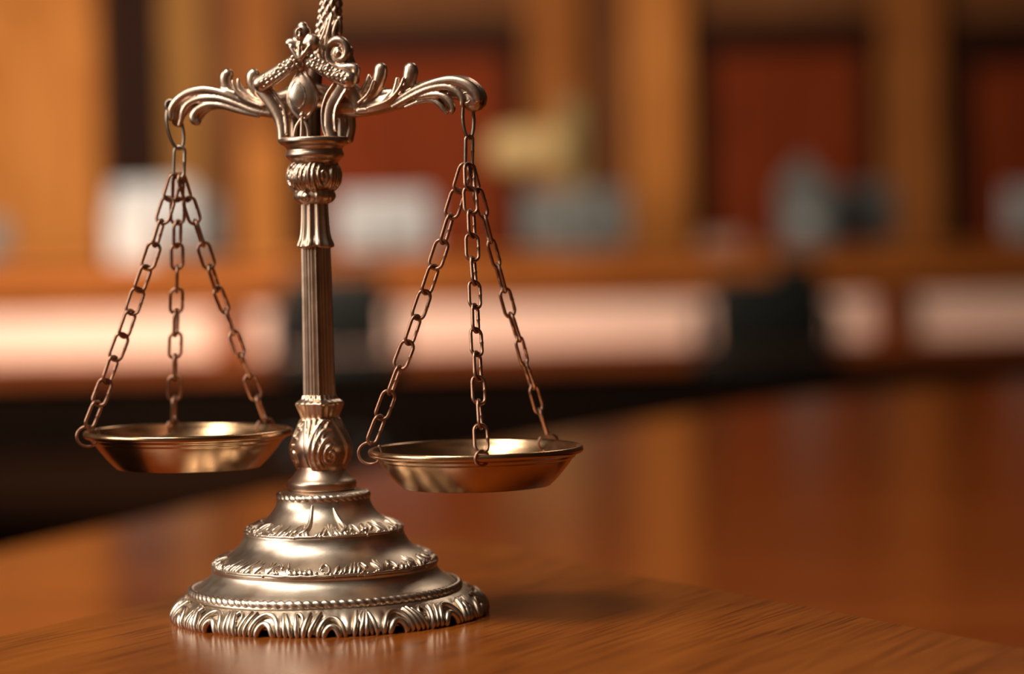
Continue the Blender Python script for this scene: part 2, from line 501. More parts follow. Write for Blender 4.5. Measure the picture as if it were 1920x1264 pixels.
build('vase_knop', mb, BRONZE, scale, remesh=0.00035, smooth_it=1).location.x = -8 * K

def sq(th, th0, p):
    """radius factor of a rounded square with a corner at th0; p=1 circle .. larger = squarer"""
    a = ((th - th0 + pi / 4) % (pi / 2)) - pi / 4         # 0 at the corner
    f = cos(pi / 4) / cos(pi / 4 - abs(a))                # exact square: 1 at corner .. .707
    return lerp(1.0, f, p)
def flare_rf(p, th0):
    def rf(th, z, r, t):
        a = ((th - th0 + pi / 4) % (pi / 2)) - pi / 4
        w = exp(-((r / K - 44) / 7) ** 2)
        return r * sq(th, th0, p) + 2.6 * K * cos(4 * 4 * a) * (1 - .6 * w) * .5
    return rf
mb = MB(); mb.revolve(prof([(784, 34), (777, 36), (769, 39.5), (761, 43), (756, 45), (752.5, 45), (749, 41), (745, 34), (738, 31)]), 160, rf=flare_rf(.62, radians(-83)), sub=5)
build('square_knob', mb, BRONZE, scale).location.x = -8 * K

TH_SH = radians(-87)
def shaft_rf(th, z, r, t):
    a = ((th - TH_SH + pi / 4) % (pi / 2)) - pi / 4        # 0 at a corner, +-45 deg at face middle
    f = abs(a) / (pi / 4)
    q = r * sq(th, TH_SH, .92)
    bead = 1.5 * exp(-(f / .13) ** 2) - 2.8 * exp(-((f - .30) / .10) ** 2) + 1.2 * exp(-((f - .50) / .10) ** 2)
    fl = -1.8 * exp(-((f - .72) / .12) ** 2) + .8 * exp(-((f - 1) / .12) ** 2)
    return q + (bead + fl) * K
mb = MB(); mb.revolve(prof([(748, 30), (735, 29), (640, 28), (540, 27), (462, 26.5), (440, 26.5)]), 240, rf=shaft_rf, sub=3)
build('fluted_shaft', mb, BRONZE, scale).location.x = -8 * K

def leaf_rf(th, z, r, t):
    a = ((th - radians(-45) + pi / 4) % (pi / 2)) - pi / 4  # leaf midrib at 45 deg faces
    f = abs(a) / (pi / 4)
    w = smooth((r / K - 26) / 8)
    edge = 1 - smooth((f - .72) / .22)
    q = r * (1 - .04 * f) - 3.2 * K * (1 - edge)
    q += (1.8 * exp(-(f / .12) ** 2) - 1.2 * exp(-((f - .35) / .15) ** 2) + 1.2 * exp(-((f - .6) / .1) ** 2)) * K
    return (q, z + 5 * K * w * f * f)
mb = MB(); mb.revolve(prof([(458, 26), (463, 33), (460, 36), (455, 35), (445, 31), (430, 28.5), (410, 27), (390, 26.2), (374, 26)]), 200, rf=leaf_rf, sub=4)
build('leaf_collar', mb, BRONZE, scale).location.x = -8 * K

# --- capital: lobes, scrolled bulb, rings, flange
lob = prof([(380, 27), (376, 32), (370, 37.5), (363, 38.5), (357, 36), (351, 32)])
mb = MB(); mb.revolve(lob, 96, rf=lambda th, z, r, t: r + 2.5 * K * cos(4 * (th - radians(-60))))
S = revolved(lob)
for k in range(4):
    a = -pi / 2 - radians(22) + k * pi / 2
    scroll_relief(mb, S, a, .5, .5, .7, 1, turns=1.3, lines=1, rad=2.6)
    for off in (.55, .72, .89, 1.06):
        surf_tube(mb, S, [(a + off - .1, .15), (a + off + .05, .5), (a + off, .85)], [1.4 * K, 2.4 * K, 1.2 * K], .4 * K, flat=1)
build('lobed_collar', mb, BRONZE, scale, remesh=0.0005, smooth_it=1).location.x = -8 * K

bulb = prof([(356, 32), (351, 38.5), (343, 44.5), (334, 47), (325, 47.5), (316, 45.5), (309, 42), (304, 40)])
mb = MB(); mb.revolve(bulb, 96)
S = revolved(bulb)
for k in range(4):
    a = -pi / 2 + radians(26) + k * pi / 2
    scroll_relief(mb, S, a, .5, .52, .72, 1, turns=1.5, lines=2, rad=3.8, gap=.44, lift=1.6)
    for off in (-.62, -.80, -.98, -1.14):
        surf_tube(mb, S, [(a + off - .02, .1), (a + off - .10, .35), (a + off - .06, .65), (a + off + .08, .9)], [2 * K, 3.6 * K, 3.6 * K, 2 * K], 1.4 * K, flat=1.1)
build('capital_bulb', mb, BRONZE, scale, remesh=0.00035, smooth_it=1).location.x = -8 * K

mb = MB(); mb.revolve(prof([(309, 42), (304, 43), (299, 46), (294, 52), (290, 54.5), (286, 54.5), (282, 53), (279, 52), (276, 53), (272, 57), (269, 62), (265, 65), (261, 65.5), (257, 64.5), (255.5, 61)]), 128)
build('capital_ring', mb, BRONZE, scale).location.x = -6 * K

# --- crown bracket.  Axis at picture x ~ 590 here; parts stand in vertical planes
YAW = radians(15)
NB = Vector((sin(YAW), cos(YAW), 0))                     # normal of the beam plane, pointing away
P0 = Vector((0, 0, ZP(190)))
def bp(px, py, off=0.0):
    """point on the beam plane shifted by off metres toward the camera"""
    return on_plane(px, py, P0 - NB * off, NB)
NV = -NB
def flat(mb, pts, off, n=14, steps=None, squash=.9):
    """pts: (px, py, radius px[, depth radius px[, extra offset mm]])"""
    P = []; R = []
    for q in pts:
        o = off + (q[4] * .001 if len(q) > 4 else 0)
        P.append(bp(q[0], q[1], o)); R.append((q[2] * K, (q[3] if len(q) > 3 else q[2] * squash) * K))
    mb.sweep(P, R, N=NV, n=n, steps=steps)

# beam arms: S-curved acanthus, built of overlapping strands
mb = MB()
flat(mb, [(540, 200, 24, 20), (505, 198, 23, 18), (472, 193, 21, 17), (440, 190, 19, 16), (410, 185, 19, 16), (380, 182, 20, 16), (356, 187, 20, 15), (341, 199, 19, 14), (334, 214, 16, 12), (333, 228, 11, 10)], 0)
flat(mb, [(510, 184, 14, 10), (480, 178, 15, 11), (455, 176, 12, 10), (432, 172, 10, 9)], 0)
flat(mb, [(420, 196, 9, 10), (395, 196, 11, 10), (378, 206, 12, 10), (370, 219, 11, 9), (370, 226, 8, 8)], .0005)
# strands along the front
flat(mb, [(516, 208, 6), (482, 200, 7), (448, 186, 7.5), (415, 174, 8), (382, 169, 9), (352, 175, 9), (332, 189, 9), (322, 205, 8), (321, 222, 6)], .0034)
flat(mb, [(514, 198, 4), (486, 193, 5), (455, 180, 5), (425, 170, 4)], .0040)
flat(mb, [(510, 214, 3.5), (474, 208, 5), (438, 194, 5.5), (408, 185, 6), (378, 185, 6.5), (355, 193, 6.5), (344, 207, 6.5), (340, 224, 5), (336, 236, 4)], .0040)
flat(mb, [(485, 217, 4.5), (448, 208, 5.5), (418, 199, 6), (393, 197, 6.5), (374, 204, 8), (364, 215, 9), (364, 225, 9), (370, 229, 7)], .0038)
# lobes standing up
flat(mb, [(474, 200, 8), (448, 188, 11), (432, 174, 12), (424, 157, 12.5), (424, 144, 13), (427, 139, 12)], .0016)
flat(mb, [(504, 200, 6), (478, 191, 8), (459, 177, 7.5), (450, 163, 6), (447, 152, 4.5), (446, 149, 3.5)], .0028)
flat(mb, [(520, 196, 8), (496, 184, 11), (481, 170, 12), (474, 156, 12.5), (474, 143, 13), (476, 139, 12)], .0016)
flat(mb, [(492, 200, 3.2), (464, 189, 4.2), (444, 172, 4.2), (436, 152, 3)], .0054)
flat(mb, [(516, 195, 3.2), (494, 181, 4), (484, 162, 3)], .0054)
arm = build('beam_arm', mb, BRONZE, scale, remesh=0.00040, smooth_it=2)
arm['label'] = 'acanthus arm reaching over the higher pan'
mb = MB()
flat(mb, [(630, 200, 24, 20), (675, 199, 21, 18), (710, 196, 19, 16), (745, 188, 18, 16), (780, 177, 20, 16), (815, 168, 21, 16), (848, 164, 23, 17), (872, 168, 24, 19), (887, 181, 25, 21), (889, 189, 25, 21)], 0)
flat(mb, [(676, 180, 15, 10), (705, 178, 15, 11), (735, 178, 13, 10), (762, 170, 10, 9)], 0)
flat(mb, [(790, 180, 9, 9), (818, 182, 11, 10), (836, 192, 11, 10), (845, 204, 8, 8)], .0005)
flat(mb, [(672, 208, 6.5), (705, 203, 7), (740, 191, 7), (775, 171, 7), (810, 157, 8.5), (845, 151, 10), (874, 158, 11), (890, 172, 11), (896, 186, 9)], .0038)
flat(mb, [(735, 201, 3), (765, 185, 5), (800, 169, 6), (832, 163, 6.5), (854, 170, 6.5), (866, 184, 6), (866, 198, 4.5)], .0046)
flat(mb, [(780, 184, 3), (808, 178, 5.5), (830, 180, 6.5), (843, 190, 7), (849, 202, 6), (847, 211, 4)], .0048)
flat(mb, [(760, 201, 3.5), (790, 190, 5), (812, 189, 5.5), (825, 197, 6), (832, 206, 5), (838, 212, 3.5)], .0040)
flat(mb, [(694, 208, 7), (730, 198, 10), (754, 180, 12), (765, 158, 13), (770, 137, 14.5), (770, 129, 13.5)], .0016)
flat(mb, [(684, 207, 5.5), (720, 195, 7.5), (737, 178, 7), (743, 160, 5.5), (745, 148, 4.5)], .0028)
flat(mb, [(674, 203, 8), (692, 186, 11), (704, 166, 12), (712, 144, 13.5), (714, 129, 13)], .0016)
flat(mb, [(668, 192, 5), (679, 173, 6), (688, 154, 5), (692, 142, 4)], .0024)
flat(mb, [(689, 203, 3.2), (726, 190, 4.2), (747, 169, 4), (757, 146, 3)], .0054)
flat(mb, [(672, 193, 3.2), (690, 176, 4), (700, 152, 3)], .0054)
arm = build('beam_arm', mb, BRONZE, scale, remesh=0.00040, smooth_it=2)
arm['label'] = 'acanthus arm with a rounded end over the lower pan'
# eyelets for the hanging rings; a black disc imitates the darkness in each hole
for (x, y) in ((319, 197), (874, 184)):
    mb = MB(); c = bp(x, y, .0042); ring = []; rad = []
    for j in range(28):
        a = 2 * pi * j / 28; ring.append(c + Vector((cos(YAW), -sin(YAW), 0)) * (8.5 * K * cos(a)) + Vector((0, 0, 1)) * (9.5 * K * sin(a))); rad.append(2.6 * K)
    mb.sweep(ring, rad, N=NV, n=10, closed=True)
    ey = build('eyelet', mb, RINGM, scale)
    mb = MB(); mb.ball(c - NV * .0008, (8.5 * K, .0012, 9.5 * K), n=20); build('eyelet_hole_shade', mb, HOLE_SHADE, ey)

# struts curving out of the capital
def strut(pts, off, w=.0016):
    mb = MB(); flat(mb, pts, off, n=18, steps=36); return mb
mb = strut([(490, 166, 16, 8), (505, 186, 16, 9), (517, 206, 14, 10), (526, 226, 12, 11), (530, 246, 11, 12), (531, 262, 11, 13)], .0045)
flat(mb, [(507, 163, 3.5, 4), (521, 183, 3.5, 4), (532, 203, 3.2, 4), (537, 226, 3, 4), (538, 250, 3, 4)], .0062)
build('crown_strut', mb, BRONZE, scale, remesh=.0004, smooth_it=2)
mb = strut([(642, 160, 17, 8), (630, 178, 16, 9), (620, 196, 14, 10), (616, 216, 12.5, 11), (617, 240, 12.5, 12), (622, 260, 12.5, 13)], .0058)
flat(mb, [(626, 158, 3.5, 4), (614, 176, 3.5, 4), (606, 198, 3.2, 4), (604, 218, 3, 4), (606, 240, 3, 4), (612, 257, 3, 4)], .0078)
flat(mb, [(650, 168, 3, 3), (640, 184, 3, 3), (631, 202, 3, 3), (628, 222, 3, 3), (630, 244, 3, 3)], .0072)
build('crown_strut', mb, BRONZE, scale, remesh=.0004, smooth_it=2)
# rear struts of the cage
for pts in ([(545, 168, 12, 7), (552, 205, 10, 8), (553, 258, 10, 9)], [(652, 175, 10, 8), (656, 205, 8.5, 8), (660, 235, 7.5, 8), (655, 262, 8, 9)]):
    mb = MB(); flat(mb, pts, -.0095 if pts[0][0] < 600 else -.002, n=14, steps=20); build('crown_strut', mb, BRONZE, scale)
# smooth bright rod that carries the beam
mb = MB(); flat(mb, [(642, 200, 11, 11), (642, 258, 11, 11)], -.004, n=24); build('beam_pivot_post', mb, PEWTER, scale)
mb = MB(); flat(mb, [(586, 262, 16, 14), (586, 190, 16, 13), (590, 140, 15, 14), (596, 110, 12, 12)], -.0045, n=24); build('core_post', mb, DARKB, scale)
# beam hub behind the pod
mb = MB(); flat(mb, [(500, 198, 17, 16), (545, 186, 22, 18), (590, 180, 24, 20), (640, 192, 22, 19), (680, 202, 17, 17)], -.002, n=20)
flat(mb, [(655, 170, 20, 18), (668, 185, 18, 16), (672, 200, 15, 14)], .0015)
build('beam_hub', mb, BRONZE, scale, remesh=.0005, smooth_it=3)

# beaded arms
def beaded(a, b, rad, off, n, seed):
    mb = MB(); rg = random.Random(seed)
    flat(mb, [a, ((a[0] + b[0]) / 2, (a[1] + b[1]) / 2 + (1.5), rad * 1.02), b] if len(a) == 3 else [a, b], off, n=20, steps=24)
    ax, ay = a[:2]; bx, by = b[:2]
    dx, dy = bx - ax, by - ay; l = sqrt(dx * dx + dy * dy); nx, ny = -dy / l, dx / l
    o = build('beaded_arm', mb, BRONZE, scale)
    mb = MB()
    for i in range(n):
        f = (i + .5) / n
        for w in (-.45, .05, .5):
            r_ = rad * (.20 + .20 * rg.random())
            x = lerp(ax, bx, f) + nx * rad * w + rg.uniform(-1.5, 1.5); y = lerp(ay, by, f) + ny * rad * w + rg.uniform(-1.5, 1.5)
            d = rad * .9 * sqrt(max(0, 1 - w * w)) * K
            mb.ball(bp(x, y, off + d - .0002), r_ * K, n=10, mm=7)
        if i % 3 == 1:
            c = bp(lerp(ax, bx, f), lerp(ay, by, f), off + rad * .9 * K); ring = []
            for j in range(20):
                a_ = 2 * pi * j / 20; ring.append(c + Vector((1, 0, 0)) * (rad * .45 * K * cos(a_)) + Vector((0, 0, 1)) * (rad * .45 * K * sin(a_)))
            mb.sweep(ring, [1.1 * K] * 20, N=NV, n=7, closed=True)
    build('beading', mb, PEWTER, o)
beaded((556, 112, 12), (488, 158, 16.5), 14.5, .0085, 9, 1)
beaded((578, 112, 12), (654, 150, 17), 14.5, .0085, 10, 2)

# seed pod hanging in the middle
mb = MB()
flat(mb, [(566, 112, 5, 5), (566, 132, 6, 6), (567, 146, 17, 11), (568, 164, 27, 16), (569, 184, 30, 17), (568, 203, 24, 15), (567, 217, 11, 10), (566, 224, 5, 6)], .0062, n=28, steps=48)
flat(mb, [(566, 124, 2.5), (551, 148, 3), (541, 172, 3.2), (541, 192, 3.2), (551, 212, 3), (564, 226, 2.5)], .0078, n=10, steps=40)
flat(mb, [(568, 124, 2.5), (580, 148, 3), (590, 172, 3.2), (591, 192, 3.2), (582, 212, 3), (570, 226, 2.5)], .0078, n=10, steps=40)
build('seed_pod', mb, BRONZE, scale, remesh=.0004, smooth_it=2)
mb = MB()
flat(mb, [(558, 157, 8, 4), (558, 171, 16, 7), (558.5, 186, 16.5, 7), (559, 200, 8, 4)], .0093, n=24, steps=30)
flat(mb, [(558, 155, 1.4), (546, 168, 1.6), (543, 182, 1.6), (550, 196, 1.6), (560, 202, 1.6), (570, 194, 1.6), (573, 180, 1.6), (569, 164, 1.6), (559, 155, 1.4)], .0099, n=8, steps=50)
build('pod_boss', mb, PEWTER, scale, remesh=.00035, smooth_it=1)
# little fleur at its foot
mb = MB(); mb.ball(bp(566, 216, .0095), 5 * K)
flat(mb, [(566, 219, 3), (566, 240, 3.4), (565, 262, 3.6)], .0092)
flat(mb, [(565, 222, 2.5), (556, 236, 3), (552, 252, 3), (553, 264, 3)], .0088)
flat(mb, [(567, 222, 2.5), (575, 236, 3), (578, 252, 3), (576, 264, 3)], .0088)
build('fleur', mb, BRONZE, scale)

# bud finial with two knobs
mb = MB()
flat(mb, [(563, 126, 9, 8), (562, 108, 11, 9), (561, 92, 14, 11), (564, 78, 14, 12), (566, 66, 16.5, 14), (567, 56, 15.5, 13), (567, 49, 10, 9)], .0085, n=22, steps=36)
flat(mb, [(558, 88, 10, 8), (548, 82, 11, 9), (543, 81, 10, 9)], .0098); flat(mb, [(572, 84, 12, 9), (583, 80, 17, 13), (588, 80, 16, 13)], .0090)
flat(mb, [(545, 88, 4, 4), (552, 99, 5, 5), (561, 110, 5, 5), (572, 99, 5, 5), (579, 88, 4, 4)], .0118)
flat(mb, [(562, 84, 5, 5), (562, 98, 4, 5), (562, 108, 3, 4)], .0120)
spr = [(560 + (7.5 - .5 * i) * cos(1.2 + .62 * i) * .8, 63 - (10 - .65 * i) * sin(1.2 + .62 * i), 2.6 - .08 * i) for i in range(12)]
flat(mb, spr, .0120, n=8, steps=40)
build('bud_finial', mb, BRONZE, scale, remesh=.0004, smooth_it=2)

# volute behind the right shoulder
mb = MB()
flat(mb, [(638, 90, 27, 9), (636, 106, 28, 9)], -.0008)
vol = []
for i in range(26):
    a = radians(-65) + radians(-1) * (i * 23); q = lerp(30, 5, i / 25)
    vol.append((636 + q * .86 * cos(a), 98 - q * sin(a) * 1.06, lerp(10.5, 5, i / 25), lerp(12, 8, i / 25)))
flat(mb, [(662, 150, 9, 10), (666, 128, 9, 10)] + vol[1:], .0042, n=16, steps=150)
flat(mb, [(660, 150, 15, 14), (655, 128, 15, 13), (650, 110, 14, 12)], -.0004)
mb.ball(bp(634, 100, .0055), 7 * K)
build('volute', mb, BRONZE, scale, remesh=.00042, smooth_it=2)

# spire: scaly rod rising out of the frame behind the finial
mb = MB()
zt = ZP(-130)
cx0 = bp(613, 100, -.006); cx1 = bp(621, 0, -.006)
def spire_rf(th, z, r, t):
    h = (z - cx0.z) / K
    a = abs(sin(4.5 * th + h * .12)) * abs(sin(4.5 * th - h * .12))
    return r * (0.84 + .30 * a ** .6)
rows = [(ZP(118), 22), (ZP(90), 23), (ZP(60), 23.5), (ZP(30), 21.5), (ZP(0), 19.5), (ZP(-30), 18), (ZP(-65), 15), (ZP(-100), 10), (ZP(-118), 6)]
mb.revolve([(z, r * K) for z, r in rows], 96, rf=spire_rf, sub=12)
def shear(p):
    f = (p[2] - cx0.z) / (cx1.z - cx0.z); q = cx0.lerp(cx1, f); return (p[0] + q.x, p[1] + q.y, p[2])
mb.v = [shear(p) for p in mb.v]
flat(mb, [(598, 98, 4), (601, 80, 4.5), (607, 64, 4), (614, 44, 3)], -.0006)
flat(mb, [(611, 98, 4), (612, 76, 4.5), (616, 56, 4), (622, 30, 3)], .0002)
flat(mb, [(626, 80, 4), (626, 60, 5), (632, 40, 4)], -.0006)
flat(mb, [(604, 118, 9), (601, 100, 8), (602, 84, 6)], -.002)
flat(mb, [(636, 62, 6, 5), (637, 48, 6, 5), (636, 34, 5, 4)], -.003)
build('spire', mb, BRONZE, scale)

# --- pans on chains
def link_mesh(name, L, W, wire, mat, nick=True):
    """stadium link along local z, face in local xz"""
    mb = MB(); P = []
    r = W / 2 - wire; h = L / 2 - wire - r
    for j in range(14): a = pi * j / 13; P.append(Vector((r * cos(a), 0, h + r * sin(a))))
    for j in range(14): a = pi + pi * j / 13; P.append(Vector((r * cos(a), 0, -h + r * sin(a))))
    rad = [wire] * len(P)
    # the pressed joint half-way up one side
    P.insert(14, Vector((-r, 0, h * .18))); rad.insert(14, wire * 1.0)
    P.insert(15, Vector((-r, 0, 0.06 * h))); rad.insert(15, wire * (1.22 if nick else 1))
    P.insert(16, Vector((-r * 1.03, 0, -0.06 * h))); rad.insert(16, wire * (.92 if nick else 1))
    mb.sweep(P, rad, N=(0, 1, 0), n=10, closed=True)
    me = bpy.data.meshes.new(name); me.from_pydata(mb.v, [], mb.f)
    bm = bmesh.new(); bm.from_mesh(me); bmesh.ops.recalc_face_normals(bm, faces=bm.faces); bm.to_mesh(me); bm.free()
    for p in me.polygons: p.use_smooth = True
    me.materials.append(mat); return me
WIRE = 3.25 * K
LINK = link_mesh('chain_link', 60 * K, 31 * K, WIRE, COPPER)
PITCH_L = 60 * K - 4 * WIRE

def place_link(name, me, a, b, face, parent, sc_=1.0):
    """a, b: inner ends the link spans; face: direction its flat side looks to"""
    z = (a - b).normalized(); y = (face - z * face.dot(z)).normalized(); x = y.cross(z)
    o = bpy.data.objects.new(name, me); COL.objects.link(o)
    M = Matrix((x, y, z)).transposed().to_4x4(); M.translation = (a + b) / 2
    o.matrix_world = M
    if parent:
        o.parent = parent
        o.matrix_parent_inverse = Matrix.Identity(4)
        M2 = M.copy(); M2.translation = M.translation - parent.location
        o.matrix_local = M2
    return o

def lathe_pan(name, c, R, tilt=0.0, tip=0.0):
    """shallow flared dish; c = centre of the rim circle"""
    mb = MB(); k = R
    pr = [(-.325, .02), (-.335, .40), (-.335, .66), (-.325, .70), (-.24, .785), (-.13, .875), (-.085, .905), (-.075, .925), (-.045, .945), (-.035, .985), (-.012, 1.004), (.018, 1.0), (.032, .982), (.026, .962),
          (0.0, .945), (-.05, .915), (-.13, .85), (-.22, .775), (-.275, .70), (-.29, .66), (-.295, .40), (-.295, .02)]
    pr = [(c.z + z * k, max(r, .002) * k) for z, r in pr]
    mb.revolve(pr, 128, sub=3, c=(0, 0))
    # raised zigzag band round the inside of the dish
    ring = MB(); n = 44 * 6
    rows = []
    for j in range(n + 1):
        th = 2 * pi * j / n; row = []
        for i in range(8):
            ph = 2 * pi * i / 8; q = .015 * R * (.55 + .75 * abs(sin(22 * th + ph * .5)))
            row.append(((.795 * R + q * cos(ph)) * cos(th), (.795 * R + q * cos(ph)) * sin(th), c.z - .185 * R + q * 1.6 * sin(ph)))
        rows.append(row)
    ring.grid(rows)
    M = Matrix.Translation(c) @ Matrix.Rotation(tilt, 4, 'Y') @ Matrix.Rotation(tip, 4, 'X') @ Matrix.Translation((0, 0, -c.z))
    mb.v = [tuple(M @ Vector(p)) for p in mb.v]; ring.v = [tuple(M @ Vector(p)) for p in ring.v]
    pan = build('pan', mb, BRASS, scale)
    build('embossed_band', ring, BRASS, pan)
    return pan, M

def hook(c, radial, r, parent, turn=0.0, tail=False):
    """open wire loop through the rim at c, lying in the radial / vertical plane"""
    mb = MB(); P = []; up = Vector((0, 0, 1)); tan = radial.cross(up)
    e1 = (radial * cos(turn) + tan * sin(turn))
    for j in range(22):
        a = radians(100) - radians(320) * j / 21
        P.append(c + e1 * (r * 1.05 * cos(a)) + up * (r * .95 * sin(a)))
    if tail: P += [P[-1] + (e1 * -.6 + tan * 1.0) * (r * .5)]
    mb.sweep(P, [WIRE * .85] * len(P), n=9, steps=60)
    return build('rim_hook', mb, COPPER, parent)

def hang(side, pan_px, R_px, ring_top, ring_bot, ring_w, link2, angles, n_links, seed, pan_label, rise, tilt, tip):
    rg = random.Random(seed)
    top = bp(*ring_top, .001)
    yy = top.y
    c = at(pan_px[0], pan_px[1], yy)
    k = (c - CAM).dot(FWD) / F                             # metres per pixel there
    R = R_px * k
    pan, M = lathe_pan('pan', c, R, tilt, tip)
    pan['label'] = pan_label
    # oval ring through the beam eyelet, then one upright link
    bot = at(ring_bot[0], ring_bot[1], yy)
    me = link_mesh('hanging_ring', (bot - top).length + 2 * 3.4 * K, ring_w * K, 3.3 * K, RINGM, nick=False)
    # make it an ellipse rather than a stadium
    H = (bot - top).length / 2 + 3.4 * K
    mb = MB(); P = [Vector(((ring_w / 2 - 3.3) * K * cos(2 * pi * j / 40), 0, (H - 3.3 * K) * sin(2 * pi * j / 40))) for j in range(40)]
    mb.sweep(P, [3.3 * K] * 40, N=(0, 1, 0), n=12, closed=True)
    face = Vector((.35 if side < 0 else .62, -1, 0))
    me.clear_geometry(); me.from_pydata(mb.v, [], mb.f)
    for p in me.polygons: p.use_smooth = True
    place_link('hanging_ring', me, top, bot, face, scale)
    l2 = at(link2[0], link2[1], yy)
    m2 = link_mesh('connecting_link', (bot - l2).length + 4 * 3.3 * K, (27 if side < 0 else 21) * K, 3.3 * K, RINGM)
    place_link('connecting_link', m2, bot + Vector((0, 0, 2 * K)), l2, Vector((-.15 if side < 0 else .5, -1, 0)), scale)
    for idx, (ang, hr) in enumerate(angles):
        a = radians(ang)
        rad = Vector((cos(a), sin(a), 0))
        rim = M @ Vector((R * .975 * cos(a), R * .975 * sin(a), c.z))
        hk = rim + rad * (hr[1] * K)
        hook(hk, rad, hr[0] * K, pan, radians(hr[2]), tail=(hr[3] if len(hr) > 3 else False))
        end = hk + Vector((0, 0, hr[0] * K * .95)) - rad * (2 * K)
        ch = empty('chain', tuple(l2), scale)
        start = l2 + Vector((0, 0, 1.5 * K)) + rad * (5 * K)
        total = (end - start).length
        n = max(3, round(total / PITCH_L)); stp = total / n
        mesh = LINK
        pts = []
        for i in range(n + 1):
            f = i / n
            p = start.lerp(end, f)
            sag = -0.016 * total * sin(pi * f)
            p += rad * (sag * .6) + Vector((0, 0, sag * .2)) + Vector((rg.uniform(-.8, .8), rg.uniform(-.8, .8), 0)) * K * (0 if i in (0, n) else 1)
            pts.append(p)
        for i in range(n):
            A, B = pts[i], pts[i + 1]
            base = radians(8 if i % 2 else 62) + radians(rg.uniform(-18, 18)) + idx * .3
            if i < 1: base = radians(25 + 20 * idx)
            face = Vector((sin(base), -cos(base), 0))
            lk = place_link('chain_link', mesh, A, B, face, ch)
            s = (stp + 4 * WIRE) / (60 * K)
            lk.scale = (1, 1, s)
    return pan

hang(-1, (353, 811), 194, (320, 199), (337, 279), 35, (335, 332),
     [(203, (20, 2, 10)), (106, (14, -6, 60)), (44, (17, -4, 20))], 11, 21, 'brass pan hanging a little higher and farther back', 14, radians(.6), 0)
hang(1, (892, 844), 201, (876, 185), (880, 259), 30, (879, 312),
     [(186, (21, 2, 15)), (-86, (14, -2, 55, True)), (44, (18, -4, 30))], 12, 33, 'brass pan hanging lower and nearer', 14, 0.0, 0)

# =================================================================== TABLES
def catmull_poly(pts, per=8):
    out = []; n = len(pts)
    for i in range(n - 1):
        for j in range(per): out.append(crom([list(p) for p in pts], (i + j / per) / (n - 1)))
    out.append(list(pts[-1])); return out
def slab(name, poly, z0, z1, mat, parent, bev, cx=True):
    mb = MB(); mb.prism(poly, z0, z1)
    o = build(name, mb, mat, parent, shade=False, bevel=bev)
    for p in o.data.polygons: p.use_smooth = len(p.vertices) == 4
    return o
edge = [at_z(x, y, 0) for x, y in ((-420, 1288), (0, 1190), (330, 1112), (520, 1060), (660, 1019), (790, 1005), (910, 1015), (1030, 1040), (1200, 1076), (1500, 1131), (1920, 1212), (2320, 1289))]
edge2 = catmull_poly([(p.x, p.y) for p in edge], 8)
poly = edge2 + [(edge2[-1][0] + .05, -.55), (edge2[0][0] - .05, -.55)]
t = empty('display_table', (0.05, -.2, -.75))
tag(t, 'glossy honey brown oak table with rounded corner under the balance scale', 'table')
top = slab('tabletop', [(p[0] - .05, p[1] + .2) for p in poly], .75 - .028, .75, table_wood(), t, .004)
mb = MB(); mb.revolve([(0.0, .20), (.015, .20), (.03, .17), (.05, .06), (.2, .045), (.5, .045), (.68, .05), (.722, .12)], 48, sub=1)
build('pedestal', mb, wood('dark_oak_pedestal', (0.05, .018, .006, 1), (.09, .03, .01, 1), (.13, .05, .018, 1), .4, 4), t)

ZC = -.12
COUNSEL = wood('reddish_counsel_wood', (.20, .038, .005, 1), (.28, .056, .007, 1), (.37, .085, .013, 1), .16, 1.2, radians(20), 5, .03, .3)
edge = [at_z(x, y, ZC) for x, y in ((-260, 1092), (0, 1032), (250, 978), (500, 922), (1000, 824), (1500, 747), (1920, 712), (2250, 702))]
edge2 = catmull_poly([(p.x, p.y) for p in edge], 6)
poly = edge2 + [(edge2[-1][0] + .3, 2.2), (2.6, .40), (-1.2, .40), (edge2[0][0] - .3, 1.2)]
t2 = empty('counsel_table', (0.6, 1.9, -.75))
tag(t2, 'large blurred reddish brown polished table stretching behind the balance scale', 'table')
slab('tabletop', [(p[0] - .6, p[1] - 1.9) for p in poly], .63 - .04, .63, COUNSEL, t2, .006)
DARKW = plain('near_black_shaded_wood', (0.005, 0.0022, 0.001, 1), .6, var=.3, spec=.04)  # shade on the bench front put into a near-black wood colour
mb = MB(); mb.box((-.25, -.4, 0), (.25, .5, .59)); build('pedestal', mb, DARKW, t2, shade=False, bevel=.01)

# =================================================================== COURTROOM
FLOOR = -.75
def bx(p0, p1, y0, y1):
    """box spanning the picture rectangle p0..p1 at its front face y0, back to y1"""
    a = at(p0[0], p0[1], y0); b = at(p1[0], p1[1], y0)
    return (min(a.x, b.x), y0, min(a.z, b.z)), (max(a.x, b.x), y1, max(a.z, b.z))

CARPET = plain('shaded_dark_carpet', (0.010, 0.0045, 0.0025, 1), .95, var=.4, scale=200, spec=0)  # dark carpet; the shade lying on it is put into its colour
mb = MB(); mb.box((-6, -2.2, FLOOR - .05), (7, 13.3, FLOOR)); tag(build('floor', mb, CARPET, shade=False), 'dark carpeted courtroom floor with its shade put into the colour', 'floor', kind='structure')
YW = 12.9
WALLW = wood('panelled_wall_wood', (.085, .031, .011, 1), (.13, .049, .017, 1), (.18, .072, .026, 1), .7, 1.0, 0, 6, .05, .06, 'z')
mb = MB(); mb.box((-6, YW, FLOOR), (7, YW + .15, 2.4)); tag(build('wall_back', mb, WALLW, shade=False), 'brown wood panelled wall behind the bench', 'wall', kind='structure')

